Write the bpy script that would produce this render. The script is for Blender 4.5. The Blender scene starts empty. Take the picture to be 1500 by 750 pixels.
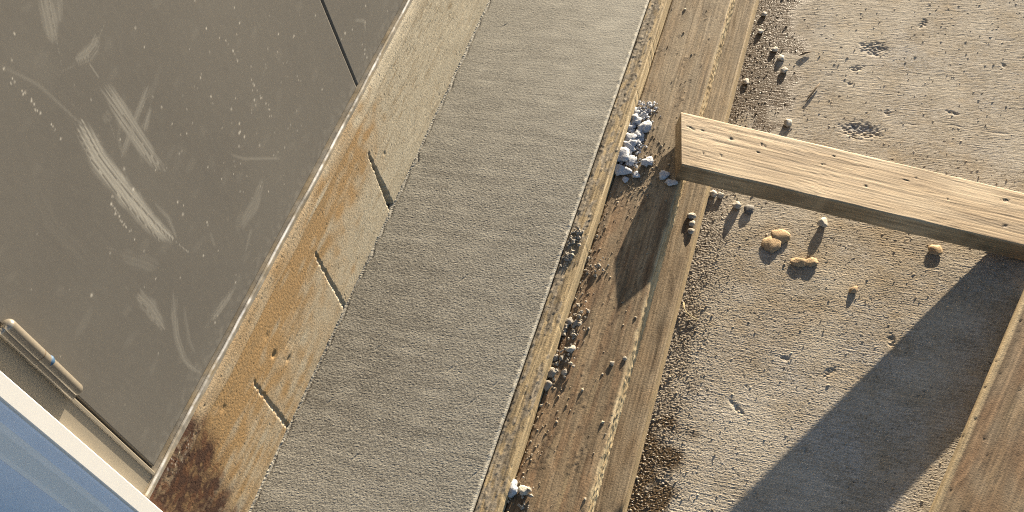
import bpy, bmesh, math
import numpy as np
from mathutils import Matrix, Vector

sc = bpy.context.scene
# ------------------------------------------------------------------ camera
cam_d = bpy.data.cameras.new('camera'); cam = bpy.data.objects.new('camera', cam_d)
sc.collection.objects.link(cam); sc.camera = cam
cam_d.sensor_width = 36.0; cam_d.lens = 35.689; cam_d.clip_start = 0.02; cam_d.clip_end = 3000
CX = (0.93762836, 0.30016789, -0.1753633)          # camera right
CD = (0.14510915, -0.79632776, -0.58720136)        # camera down
CF = (-0.31590566, 0.52512983, -0.7902166)         # camera forward
cam.matrix_world = Matrix(((CX[0], -CD[0], -CF[0], 0.0), (CX[1], -CD[1], -CF[1], 0.0),
                           (CX[2], -CD[2], -CF[2], 1.1658), (0, 0, 0, 1)))
# ------------------------------------------------------------------ sky, sun, exposure
SUN_AZ, SUN_EL = 0.160, 0.1555                      # azimuth from +Y towards +X, elevation (radians)
world = bpy.data.worlds.new('World'); sc.world = world; world.use_nodes = True
wn = world.node_tree; wn.nodes.clear()
sky = wn.nodes.new('ShaderNodeTexSky'); sky.sky_type = 'NISHITA'; sky.sun_disc = False
sky.sun_elevation = SUN_EL; sky.sun_rotation = SUN_AZ; sky.air_density = 0.75; sky.dust_density = 0.6; sky.ozone_density = 1.6
bg = wn.nodes.new('ShaderNodeBackground'); bg.inputs[1].default_value = 0.062
wo = wn.nodes.new('ShaderNodeOutputWorld')
wn.links.new(sky.outputs[0], bg.inputs[0]); wn.links.new(bg.outputs[0], wo.inputs[0])
sd = bpy.data.lights.new('sun', 'SUN'); sd.energy = 5.0; sd.angle = math.radians(0.4); sd.color = (1.0, 0.855, 0.65)
sun = bpy.data.objects.new('sun', sd); sc.collection.objects.link(sun)
SDIR = Vector((math.cos(SUN_EL)*math.sin(SUN_AZ), math.cos(SUN_EL)*math.cos(SUN_AZ), math.sin(SUN_EL)))
sun.rotation_euler = SDIR.to_track_quat('Z', 'Y').to_euler(); sun.location = (1, 6, 4)
vs = sc.view_settings; vs.view_transform = 'Standard'; vs.look = 'None'; vs.gamma = 1.0; vs.use_curve_mapping = False
vs.exposure = 1.95
sc.cycles.use_denoising = False; sc.cycles.filter_width = 1.1   # keep the sand grain crisp

# ------------------------------------------------------------------ helpers
_tex = {}
def tex(seed):
    if seed not in _tex:
        N = 1024; r = np.random.default_rng(1000+seed)
        f = np.fft.rfft2(r.standard_normal((N, N)))
        ky = np.fft.fftfreq(N)[:, None]; kx = np.fft.rfftfreq(N)[None, :]
        k = np.sqrt(kx*kx+ky*ky)*8.0                   # one feature is about 8 samples
        f *= np.exp(-((k-0.75)/0.42)**2); t = np.fft.irfft2(f, s=(N, N)); t /= t.std()
        _tex[seed] = t.astype(np.float32)
    return _tex[seed]
def nz(a, b, seed):
    """smooth noise, unit spread, one feature per unit of a and b"""
    t = tex(seed); a = np.asarray(a, float)*8 + seed*37.3; b = np.asarray(b, float)*8 + seed*11.7
    a, b = np.broadcast_arrays(a, b)
    i = np.floor(a).astype(np.int64); j = np.floor(b).astype(np.int64); fa = a-i; fb = b-j
    i0 = i & 1023; i1 = (i+1) & 1023; j0 = j & 1023; j1 = (j+1) & 1023
    return (t[i0, j0]*(1-fa)+t[i1, j0]*fa)*(1-fb) + (t[i0, j1]*(1-fa)+t[i1, j1]*fa)*fb
def ss(x, a, b):
    t = np.clip((np.asarray(x, float)-a)/(b-a), 0, 1); return t*t*(3-2*t)
def blob(x, y, cx, cy, rx, ry): return np.exp(-(((x-cx)/rx)**2+((y-cy)/ry)**2))

def link(o, parent=None):
    sc.collection.objects.link(o)
    if parent is not None: o.parent = parent
    return o
def tag(o, label=None, cat=None, group=None, kind=None):
    if label: o['label'] = label
    if cat: o['category'] = cat
    if group: o['group'] = group
    if kind: o['kind'] = kind
    return o
def empty(name, loc=(0, 0, 0)):
    o = bpy.data.objects.new(name, None); o.location = loc; o.empty_display_size = 0.05
    return link(o)
def mesh_np(name, co, faces, mat, parent=None, attrs=None, smooth=True, loc=None):
    """faces: (n,4) or (n,3) int array, or list of such arrays"""
    if not isinstance(faces, list): faces = [faces]
    faces = [np.asarray(f, np.int32) for f in faces if len(f)]
    me = bpy.data.meshes.new(name)
    me.vertices.add(len(co)); me.vertices.foreach_set('co', np.asarray(co, np.float32).ravel())
    idx = np.concatenate([f.ravel() for f in faces]); tot = np.concatenate([np.full(len(f), f.shape[1], np.int32) for f in faces])
    st = np.concatenate([[0], np.cumsum(tot)[:-1]]).astype(np.int32)
    me.loops.add(len(idx)); me.loops.foreach_set('vertex_index', idx)
    me.polygons.add(len(tot)); me.polygons.foreach_set('loop_start', st)
    me.polygons.foreach_set('use_smooth', np.full(len(tot), smooth))
    me.update(calc_edges=True)
    for k, v in (attrs or {}).items():
        a = me.attributes.new(k, 'FLOAT', 'POINT'); a.data.foreach_set('value', np.asarray(v, np.float32).ravel())
    me.materials.append(mat)
    o = bpy.data.objects.new(name, me)
    if loc is not None: o.location = loc
    return link(o, parent)
def grid_faces(n, m, flip=False, wrap=False):
    """n rows by m columns of vertices"""
    i = np.arange(n-1 if not wrap else n)[:, None]; j = np.arange(m-1)[None, :]
    i2 = (i+1) % n
    f = np.stack([i*m+j, i*m+j+1, i2*m+j+1, i2*m+j], -1).reshape(-1, 4)
    return f[:, ::-1] if flip else f
def axis(fine0, fine1, step, *outer):
    a = np.arange(fine0, fine1+step*.5, step)
    lo = sorted(v for v in outer if v < fine0); hi = sorted(v for v in outer if v > a[-1])
    return np.concatenate([lo, a, hi])
def rbox(name, x0, x1, y0, y1, z0, z1, mat, parent=None, bevel=0.0, seg=2, smooth=False):
    bm = bmesh.new()
    bmesh.ops.create_cube(bm, size=1.0, matrix=Matrix.Translation(((x0+x1)/2, (y0+y1)/2, (z0+z1)/2)) @ Matrix.Diagonal((x1-x0, y1-y0, z1-z0, 1)))
    if bevel: bmesh.ops.bevel(bm, geom=bm.edges[:], offset=bevel, segments=seg, profile=.5, affect='EDGES')
    me = bpy.data.meshes.new(name); bm.to_mesh(me); bm.free(); me.materials.append(mat)
    for p in me.polygons: p.use_smooth = smooth
    return link(bpy.data.objects.new(name, me), parent)
def prism(name, pts, z0, z1, mat, parent=None):
    n = len(pts); co = [(x, y, z0) for x, y in pts]+[(x, y, z1) for x, y in pts]
    me = bpy.data.meshes.new(name)
    me.from_pydata(co, [], [[i, (i+1) % n, n+(i+1) % n, n+i] for i in range(n)]+[list(range(n))[::-1], list(range(n, 2*n))])
    me.update(); me.materials.append(mat)
    return link(bpy.data.objects.new(name, me), parent)
def tube(name, path, radii, mat, parent=None, n=14, attrs=None):
    path = np.asarray(path, float); m = len(path); radii = np.broadcast_to(radii, m)
    t = np.gradient(path, axis=0); t /= np.linalg.norm(t, axis=1)[:, None]
    ref = np.array([0, 0, 1.0]) if abs(t[0][2]) < .9 else np.array([1.0, 0, 0])
    co = []
    for k in range(m):
        a = np.cross(t[k], ref); a /= np.linalg.norm(a); b = np.cross(t[k], a)
        th = np.linspace(0, 2*np.pi, n, endpoint=False)
        co.append(path[k]+radii[k]*(np.cos(th)[:, None]*a+np.sin(th)[:, None]*b))
    co = np.concatenate(co); f = []
    for k in range(m-1):
        for j in range(n): f.append((k*n+j, k*n+(j+1) % n, (k+1)*n+(j+1) % n, (k+1)*n+j))
    co = np.vstack([co, path[0], path[-1]])
    tri = [(m*n, (j+1) % n, j) for j in range(n)]+[(m*n+1, (m-1)*n+j, (m-1)*n+(j+1) % n) for j in range(n)]
    return mesh_np(name, co, [np.array(f), np.array(tri)], mat, parent)

# ------------------------------------------------------------------ materials
def mat(name, base, layers=(), rough=.85, rough_layers=(), spec=.3, metal=0.0, speckle=None, bump=None, coat=0.0, aniso=()):
    """layers: (attribute, colour) mixed over base in turn; speckle: (scale, amount); bump: (scale, metres)"""
    m = bpy.data.materials.new(name); m.use_nodes = True; nt = m.node_tree; N = nt.nodes; L = nt.links
    b = N['Principled BSDF']; b.inputs['Metallic'].default_value = metal; b.inputs['Specular IOR Level'].default_value = spec
    b.inputs['Coat Weight'].default_value = coat
    tc = N.new('ShaderNodeTexCoord')
    def rgb(c):
        n = N.new('ShaderNodeRGB'); n.outputs[0].default_value = (*c, 1); return n.outputs[0]
    def attr(a):
        n = N.new('ShaderNodeAttribute'); n.attribute_name = a; return n.outputs['Fac']
    col = rgb(base)
    for a, c in layers:
        mx = N.new('ShaderNodeMix'); mx.data_type = 'RGBA'; mx.clamp_factor = True
        L.new(attr(a), mx.inputs[0]); L.new(col, mx.inputs[6]); L.new(rgb(c), mx.inputs[7]); col = mx.outputs[2]
    if speckle:
        for s, amt in speckle:
            n = N.new('ShaderNodeTexNoise'); n.inputs['Scale'].default_value = s; n.inputs['Detail'].default_value = 3
            L.new(tc.outputs['Object'], n.inputs['Vector'])
            mr = N.new('ShaderNodeMapRange'); mr.inputs[1].default_value = .25; mr.inputs[2].default_value = .75
            mr.inputs[3].default_value = 1-amt; mr.inputs[4].default_value = 1+amt
            L.new(n.outputs['Fac'], mr.inputs[0])
            mx = N.new('ShaderNodeMix'); mx.data_type = 'RGBA'; mx.blend_type = 'MULTIPLY'; mx.inputs[0].default_value = 1
            L.new(col, mx.inputs[6]); L.new(mr.outputs[0], mx.inputs[7]); col = mx.outputs[2]
    nrm = None
    for sx, sy, amt, dist in aniso:
        mp = N.new('ShaderNodeMapping'); mp.inputs['Scale'].default_value = (sx, sy, sy); L.new(tc.outputs['Object'], mp.inputs['Vector'])
        n = N.new('ShaderNodeTexNoise'); n.inputs['Scale'].default_value = 1.0; n.inputs['Detail'].default_value = 3; n.inputs['Roughness'].default_value = .6
        n.inputs['Distortion'].default_value = .25; L.new(mp.outputs[0], n.inputs['Vector'])
        if amt:
            mr = N.new('ShaderNodeMapRange'); mr.inputs[1].default_value = .3; mr.inputs[2].default_value = .7; mr.inputs[3].default_value = 1-amt; mr.inputs[4].default_value = 1+amt*.8
            L.new(n.outputs['Fac'], mr.inputs[0])
            mx = N.new('ShaderNodeMix'); mx.data_type = 'RGBA'; mx.blend_type = 'MULTIPLY'; mx.inputs[0].default_value = 1
            L.new(col, mx.inputs[6]); L.new(mr.outputs[0], mx.inputs[7]); col = mx.outputs[2]
        if dist:
            bp = N.new('ShaderNodeBump'); bp.inputs['Strength'].default_value = 1; bp.inputs['Distance'].default_value = dist
            L.new(n.outputs['Fac'], bp.inputs['Height'])
            if nrm is not None: L.new(nrm, bp.inputs['Normal'])
            nrm = bp.outputs[0]
    if nrm is not None: L.new(nrm, b.inputs['Normal'])
    L.new(col, b.inputs['Base Color'])
    if rough_layers:
        r = None
        prev = N.new('ShaderNodeValue'); prev.outputs[0].default_value = rough; r = prev.outputs[0]
        for a, v in rough_layers:
            mx = N.new('ShaderNodeMix'); mx.data_type = 'FLOAT'
            L.new(attr(a), mx.inputs[0]); L.new(r, mx.inputs[2]); mx.inputs[3].default_value = v; r = mx.outputs[0]
        L.new(r, b.inputs['Roughness'])
    else: b.inputs['Roughness'].default_value = rough
    if bump:
        n = N.new('ShaderNodeTexNoise'); n.inputs['Scale'].default_value = bump[0]; n.inputs['Detail'].default_value = 4
        L.new(tc.outputs['Object'], n.inputs['Vector'])
        bp = N.new('ShaderNodeBump'); bp.inputs['Strength'].default_value = 1; bp.inputs['Distance'].default_value = bump[1]
        L.new(n.outputs['Fac'], bp.inputs['Height']); L.new(bp.outputs[0], b.inputs['Normal'])
        if nrm is not None: L.new(nrm, bp.inputs['Normal'])
    return m

M = {}
M['slab'] = mat('slab_concrete', (.355, .312, .248), [('warm', (.315, .24, .147)), ('lilac', (.375, .348, .305)), ('tone', (.215, .176, .122)), ('light', (.48, .43, .34)), ('wet', (.085, .055, .026)), ('grey', (.20, .20, .20))], rough=.9, rough_layers=[('wet', .33)], speckle=[(160, .10), (650, .22)], bump=(900, .0004), aniso=[(18, 380, .17, .0004)])
M['tread'] = mat('fresh_concrete', (.280, .262, .217), [('tone', (.125, .115, .094)), ('light', (.40, .375, .31))], rough=.8, speckle=[(620, .16), (60, .04)], bump=(950, .0003), aniso=[(14, 260, .07, .00006)])
M['riser'] = mat('old_concrete', (.335, .30, .228), [('orange', (.285, .180, .080)), ('tone', (.17, .125, .070)), ('cap', (.40, .35, .26)), ('rust', (.040, .017, .010)), ('brown', (.10, .042, .018)), ('chip', (.58, .54, .46))], rough=.9, speckle=[(90, .06), (420, .13)], bump=(520, .0004))
M['form'] = mat('form_wood', (.37, .28, .155), [('tone', (.20, .14, .07)), ('light', (.48, .385, .235)), ('slurry', (.235, .20, .15)), ('dirt', (.10, .075, .045))], rough=.8, speckle=[(420, .10)], bump=(520, .0003), aniso=[(10, 400, .36, .0007), (4, 140, .24, .0005)])
M['plank'] = mat('stained_plank_wood', (.245, .178, .105), [('tone', (.14, .098, .055)), ('light', (.35, .265, .150)), ('red', (.175, .095, .045)), ('dry', (.25, .198, .130)), ('slurry', (.42, .345, .215)), ('dirt', (.06, .043, .026))], rough=.8, speckle=[(420, .14), (45, .10)], bump=(520, .0003), aniso=[(7, 360, .34, .0005), (2.5, 85, .26, .0004), (30, 240, .16, .0003)])
M['brace'] = mat('clean_lumber', (.33, .24, .14), [('tone', (.145, .094, .048)), ('light', (.41, .318, .205)), ('dirt', (.035, .022, .012))], rough=.7, speckle=[(60, .08)], bump=(500, .0002), aniso=[(5, 420, .26, .0003), (2.2, 110, .20, .0002), (9, 40, .12, 0)])
M['dark_wood'] = mat('dark_wood', (.10, .065, .035), rough=.9, speckle=[(400, .2)])
M['door'] = mat('door_paint', (.122, .114, .101), [('tone', (.115, .107, .095)), ('dust', (.38, .36, .31)), ('speck', (.75, .70, .60))], rough=.5, rough_layers=[('dust', .85)], spec=.4)
M['jamb'] = mat('frame_paint', (.25, .22, .172), rough=.45, spec=.4, speckle=[(60, .05)])
M['hinge'] = mat('hinge_paint', (.25, .222, .18), rough=.3, spec=.5, metal=.4, speckle=[(150, .06)])
M['tape'] = mat('blue_tape', (.035, .085, .16), rough=.6)
M['white'] = mat('white_paint', (.70, .69, .665), rough=.4, spec=.4, speckle=[(40, .02)])
M['white_bright'] = mat('white_shade_lifted', (.86, .865, .86), rough=.5, spec=.3)  # same trim white, lightened to paint in the facet's brighter shade
M['dust_or_sky_tint'] = mat('white_sky_tint', (.80, .87, 1.0), rough=.6, spec=.2, speckle=[(20, .03)])  # white trim's shaded side: the sky's blue is put into the base colour
M['sill'] = mat('sill_aluminium', (.27, .25, .215), [('tone', (.30, .245, .165)), ('light', (.62, .60, .57))], rough=.5, metal=.15, speckle=[(200, .25), (60, .25)])
M['siding'] = mat('white_siding', (.74, .73, .71), rough=.6)
for k, c in dict(pale=(.42, .385, .32), dark=(.16, .15, .135), tan=(.40, .285, .165), rubble=(.40, .41, .43), grit=(.27, .24, .195)).items():
    M[k] = mat(k+'_stone', c, rough=.9, speckle=[(300, .15), (900, .15)], bump=(500, .0008))
M['grit_mix'] = mat('loose_grit', (.40, .345, .26), [('tone', (.17, .125, .075))], rough=.9)
M['twig'] = mat('twig_bark', (.13, .095, .06), rough=.9, speckle=[(400, .2)])
M['straw'] = mat('dry_straw', (.50, .42, .24), rough=.7)

# ------------------------------------------------------------------ ground slab: one sheet out to the horizon
X = axis(-.262, .30, .00125, -800, -60, -6, -1.2, -.5, .6, 1.5, 7, 60, 800)
Y = axis(.40, 1.46, .00125, -800, -60, -6, -1, -.2, .15, .3, 2.2, 4, 10, 60, 800)
gx, gy = np.meshgrid(X, Y)
inside = ss(gx, -.30, -.25)*(1-ss(gx, .27, .30))*ss(gy, .40, .42)*(1-ss(gy, 1.42, 1.46))
cy = gy + .006*np.sin((gx+.1)*7) + .0008*nz(gx/.12, gy/.09, 1)
fade = ss(nz(gx/.09, gy/.06, 30), -1.0, 1.0)
rg = np.random.default_rng(5); wn_ = rg.standard_normal(gx.shape)
h = (.00002+.00004*fade)*nz(gx/.050, cy/.0020, 2) + .00004*nz(gx/.010, cy/.0020, 3) + .00002*nz(gx/.080, cy/.0060, 4) + .00010*nz(gx/.20, gy/.16, 5) + (.000032+.000022*ss(gy, 1.02, .80))*wn_
lower = ss(gy, 1.02, .80)
h += lower*(.00005*nz(gx/.0026, gy/.0024, 6)) + lower*.00003*wn_ - .0007*ss(nz(gx/.0032, gy/.0026, 29), 2.1, 2.7)*(.4+.6*lower)
near = ss(gx, -.13, -.20)
h += near*lower*(.00013*nz(gx/.0040, gy/.0034, 7) + .00008*wn_) + near*.00005*nz(gx/.004, gy/.003, 7)
pit = ss(nz(gx/.007, gy/.006, 8), 2.4, 3.0); h -= .0012*pit
bump_ = ss(nz(gx/.006, gy/.006, 9), 2.4, 3.0); h += .0010*bump_
for x0, x1, yy, am in ((.0, .26, 1.108, .0004), (.04, .26, 1.30, .0003)):
    c = yy + .006*np.sin((gx-x0)*14) + .002*nz(gx/.03, gx*0, 19); h -= am*np.exp(-((gy-c)/.0018)**2)*ss(gx, x0, x0+.03)*ss(nz(gx/.03, gx*0, 18), -.6, .8)
def gouge(cx, cyy, rx, ry, depth, seed, rot=0):
    global h
    u = (gx-cx)*math.cos(rot)+(gy-cyy)*math.sin(rot); v = -(gx-cx)*math.sin(rot)+(gy-cyy)*math.cos(rot)
    m = np.exp(-np.clip((u/rx)**2+(v/ry)**2+.35*nz(gx/.012, gy/.010, seed+5), 0, 9)**1.5)
    h -= depth*m*(1+.4*nz(gx/.006, gy/.004, seed)); return m
g1 = gouge(-.018, 1.2633, .020, .014, .0013, 11); g2 = gouge(-.0178, 1.090, .024, .014, .0020, 12)
for i, (cx, cyy) in enumerate(((-.0638, .6833), (-.0078, .6747), (-.1746, .4848), (.0157, 1.1303), (.1046, 1.1426), (-.0383, 1.218), (-.0442, 1.1828), (.06, .735), (-.11, .60), (-.02, .56), (.13, .95), (.05, 1.33), (.17, 1.25))):
    gouge(cx, cyy, .005+.003*(i % 3), .003+.0015*(i % 2), .0014, 13+i % 4, i*.7)
wet = ss(.06*nz(gx/.05, gy/.06, 20)*.25 + gx, -.105, -.155)*ss(gy+.03*nz(gx/.05, gy/.05, 21), 1.01, 1.09)
wet = np.maximum(wet, ss(gx + .012*nz(gx/.03, gy/.03, 22), -.150, -.183)*ss(gy+.02*nz(gx/.04, gy/.04, 23), .60, .53))
wet = np.maximum(wet, .55*ss(gx + .010*nz(gx/.03, gy/.05, 24), -.170, -.195))
tone = np.clip(.32+.14*nz(gx/.05, gy/.05, 25)+.16*nz(gx/.016, gy/.0030, 26)+.42*rg.standard_normal(gx.shape), 0, 1)
light = np.clip(.14*nz(gx/.11, gy/.10, 27) + .45*blob(gx, gy, -.07, 1.31, .05, .10) + .25*ss(gy, .75, .55)*ss(gx, .1, -.05), 0, .8)
warm = np.clip(.55*blob(gx, gy, .05, .83, .16, .16)+.25*nz(gx/.07, gy/.06, 43)+.15*nz(gx/.02, gy/.015, 44), 0, .8)
lilac = np.clip(.6*blob(gx, gy, -.03, .56, .13, .10)+.4*blob(gx, gy, .02, 1.22, .12, .10)+.22*nz(gx/.08, gy/.07, 45), 0, .8)
grey = np.clip(.9*g2*ss(gy, 1.083, 1.092) + .35*g1, 0, 1)
gz = h*inside
co = np.stack([gx, gy, gz], -1).reshape(-1, 3)
ground = mesh_np('ground', co, grid_faces(len(Y), len(X)), M['slab'], attrs=dict(warm=warm*inside+.25*(1-inside), lilac=lilac*inside+.2*(1-inside), tone=tone*inside+.36*(1-inside), light=light*inside, wet=wet*inside, grey=grey*inside), smooth=False)
tag(ground, 'weathered tan concrete slab with broom marks, pits and damp patches', kind='structure')
def ground_z(x, y):
    i = np.clip(np.searchsorted(X, x), 1, len(X)-1); j = np.clip(np.searchsorted(Y, y), 1, len(Y)-1)
    return gz[j, i]

# ------------------------------------------------------------------ freshly cast tread
TZ = .166
X2 = axis(-.5900, -.3394, .00120); Y2 = axis(.22, 1.27, .00120, -.6, -.1, 2.4)
gx2, gy2 = np.meshgrid(X2, Y2)
grain = ss(gy2, 1.0, .70)
wy = gy2 + .0015*nz(gx2/.12, gy2/.08, 31)
rt_ = np.random.default_rng(8); wn2 = rt_.standard_normal(gx2.shape)
th = (.00003+.00004*grain)*wn2 + (.00001+.000025*grain)*nz(gx2/.0026, gy2/.0026, 32) + .00002*nz(gx2/.006, gy2/.0030, 33) + .000007*nz(gx2/.12, wy/.0028, 34) + .000010*nz(gx2/.25, wy/.012, 35)
lip = np.exp(-((gx2+.3415)/.0022)**2); th += .0005*lip*(1+.3*nz(gy2/.012, gx2*0, 37)) - .0012*ss(gx2, -.3408, -.3396)
left = ss(gx2, -.580, -.588); th += left*(.0007*np.abs(nz(gx2/.004, gy2/.005, 38)) - .0003)
th -= .0010*np.exp(-((gx2+.5825-.0012*nz(gy2/.03, gx2*0, 39))/.0016)**2)
for i, (cx, cyy) in enumerate(((-.5204, .5035), (-.5498, .4237), (-.3641, .4857), (-.3833, .4583), (-.3508, .3764), (-.5433, 1.0721), (-.422, .4954), (-.4912, .3646), (-.45, .62))):
    th -= .0006*np.exp(-(((gx2-cx)-(gy2-cyy)*.5)/.0012)**2-((gy2-cyy)/.0045)**2)
tt = np.clip(.42+.09*nz(gx2/.25, wy/.022, 40)+.10*nz(gx2/.20, wy/.004, 42)+.42*rt_.standard_normal(gx2.shape)+.30*blob(gx2, gy2, -.55, .52, .10, .16)-.34*ss(gy2, .70, 1.1)-.15*ss(gy2, .42, .30), 0, 1)
tl = np.clip(.85*lip + .35*ss(gy2, .8, 1.1)*ss(gx2, -.5, -.38) + .5*left*ss(gy2, .45, .30) + .10*nz(gx2/.05, wy/.02, 41), 0, 1)
n2, m2 = gx2.shape
co = np.stack([gx2, gy2, TZ+th], -1).reshape(-1, 3)
rim = np.concatenate([np.arange(m2), (np.arange(1, n2))*m2+m2-1, (n2-1)*m2+np.arange(m2-2, -1, -1), np.arange(n2-2, 0, -1)*m2])
base = len(co); co = np.vstack([co, co[rim]*[1, 1, 0]+[0, 0, .002]])
k = np.arange(len(rim)); k2 = (k+1) % len(rim)
sk = np.stack([rim[k2], rim[k], base+k, base+k2], -1)
ext = np.zeros(len(rim))
tread = mesh_np('concrete_step', co, [grid_faces(n2, m2), sk], M['tread'], attrs=dict(tone=np.concatenate([tt.ravel(), ext]), light=np.concatenate([tl.ravel(), ext])), smooth=False)
tag(tread, 'freshly floated grey concrete step strip between the stained riser and the form board', 'step')

# ------------------------------------------------------------------ stained riser under the doors
RX = -.5857
Y3 = axis(.200, 1.32, .0012, 2.4); Z3 = np.arange(.150, .3405, .0011)
gy3, gz3 = np.meshgrid(Y3, Z3)
rh = .00004*nz(gy3/.0036, gz3/.0034, 51) + .00004*nz(gy3/.08, gz3/.005, 52) + .00010*nz(gy3/.12, gz3/.06, 53)
capm = ss(gz3, .3155, .3185+0*gz3); capn = ss(gz3 + .0008*nz(gy3/.08, gz3*0, 54), .3160, .3200)
rh += .0008*capn - .0028*ss(gz3, .334, .3405)**2
rh -= .0007*ss(nz(gy3/.0034, gz3/.0032, 55), 2.35, 2.9)
rh -= .0005*ss(nz(gy3/.05, gz3/.006, 56), 1.2, 2.0)*ss(gy3, .70, .85)
chip = np.zeros_like(rh)
for y0, zt, w0, w1, d in ((.7125, .274, .0012, .0105, .0085), (.5515, .281, .0016, .0036, .0024), (.3825, .275, .0010, .0032, .0021)):
    yy = y0 + .0006*nz(gz3/.012, gz3*0, 57) + .0005*nz(gz3/.004, gz3*0, 66) ; w = w0+(w1-w0)*ss(gz3, zt, .165)
    on = ss(gz3, zt+.001, zt-.008)
    a = gy3-yy
    wall = ss(a, -.5*w-.0032, -.5*w+.0004)*(1-ss(a, .5*w-.0004, .5*w+.0009))
    rh -= d*on*wall
    chip = np.maximum(chip, .7*on*np.exp(-((a+.5*w+.0012)/.0018)**2)*ss(nz(gy3/.004, gz3/.008, 58), -1.0, .6))  # sunlit look of each slot's sun-facing wall painted pale
for cyy, cz, r1, r2, d in ((.4235, .2610, .0035, .0030, .0028), (.4365, .2300, .004, .0020, .002), (.447, .245, .008, .0012, .0012), (.458, .235, .009, .001, .0012), (.43, .29, .004, .003, .0007), (.742, .24, .002, .002, .0015), (.335, .30, .004, .003, .0010)):
    rh -= d*np.exp(-np.clip(((gy3-cyy)/r1)**2+((gz3-cz)/r2)**2, 0, 20))
rh -= .0008*ss(nz(gy3/.004, gz3/.003, 59), 1.3, 2.0)*np.exp(-((gz3-.333)/.0022)**2)*ss(gy3, .62, .50)
n1 = nz(gy3/.05, gz3/.018, 60); n2_ = nz(gy3/.12, gz3/.012, 61); n3_ = nz(gy3/.02, gz3/.02, 62)
orange = (ss(gz3+.006*n1, .205, .325)*.95*ss(gy3+.02*n3_, .80, .66)*ss(gy3, .18, .3) + .50*ss(gy3+.03*n3_, .68, .42)) * (.85+.16*n2_)
orange = np.clip(orange*(1-.25*ss(gy3, .58, .46)*ss(gy3, .40, .46)*(1-ss(gz3, .26, .30))), 0, 1)
rt = np.clip(.25*ss(n2_, .3, 1.6)+.18*ss(n1, .3, 1.6)+.60*ss(nz(gy3/.030, gz3/.0055, 63), .9, 1.6)*ss(gy3, .66, .82)*ss(gz3, .22, .25) + .10*ss(gz3, .19, .17), 0, .8)
edge = .304 - .36*np.clip(.310-gz3, 0, .2)
pep0 = np.random.default_rng(19).standard_normal(gy3.shape)
nb = nz(gy3/.030, gz3/.025, 64); nf = nz(gy3/.008, gz3/.007, 65)
rr = gy3 + .0025*nz(gy3/.03, gz3/.05, 64) + .0012*nf + .002*pep0
rust = np.clip(ss(rr, edge+.014, edge-.016)*(.86+.12*nf+.10*nb) + .30*ss(rr, edge+.05, edge)*ss(nb+.4*nf, -.5, 1.0), 0, .98)
brown = np.clip(.55*ss(rr, edge+.035, edge-.01)*ss(nz(gy3/.018, gz3/.016, 72)+.3*nf, .1, 1.3), 0, .6)*(1-blob(gy3, gz3, .254, .225, .012, .014))
pep = np.random.default_rng(9).standard_normal(gy3.shape)
rh = rh + .00003*pep; st_ = nz(gy3/.16, gz3/.0032, 67); bl_ = nz(gy3/.022, gz3/.020, 68)
rt = np.clip(.8*rt + .20*pep + .06 + .28*ss(st_, .5, 1.7)*ss(gz3, .235, .275)*ss(gy3, .80, .66) + .16*ss(bl_, .4, 1.8) + .45*ss(nz(gy3/.0040, gz3/.0036, 69), 1.5, 2.2)*ss(gz3, .27, .31), 0, .85)
orange = np.clip(1.28*orange + .16*nz(gy3/.03, gz3/.024, 70)*ss(orange, .1, .4) + .25*np.exp(-((gy3-.70)/.05)**2-((gz3-.285)/.03)**2), 0, 1)
chip = np.maximum(chip, .9*ss(nz(gy3/.0028, gz3/.0028, 71), 1.6, 2.0)*np.exp(-((gy3-.272)/.022)**2)*ss(gz3, .318, .326))
co = np.stack([RX+rh, gy3, gz3], -1).reshape(-1, 3)
co_back = co.copy(); n, m = gy3.shape
top_back = np.stack([np.full(m, -.64), Y3, np.full(m, Z3[-1]-.0005)], -1)
bi = len(co); co = np.vstack([co, top_back])
topf = np.stack([(n-1)*m+np.arange(m-1), (n-1)*m+np.arange(1, m), bi+np.arange(1, m), bi+np.arange(m-1)], -1)
z0_ = np.zeros(m)
at = dict(orange=orange, tone=rt, cap=np.clip(capn*(.75+.2*n1)*(1-.55*orange), 0, 1), rust=rust, brown=brown, chip=chip)
riser = mesh_np('concrete_riser', co, [grid_faces(n, m), topf], M['riser'], attrs={k_: np.concatenate([v.ravel(), z0_]) for k_, v in at.items()})
tag(riser, 'orange stained concrete riser with three upright slots below the doors', 'concrete wall')

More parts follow.
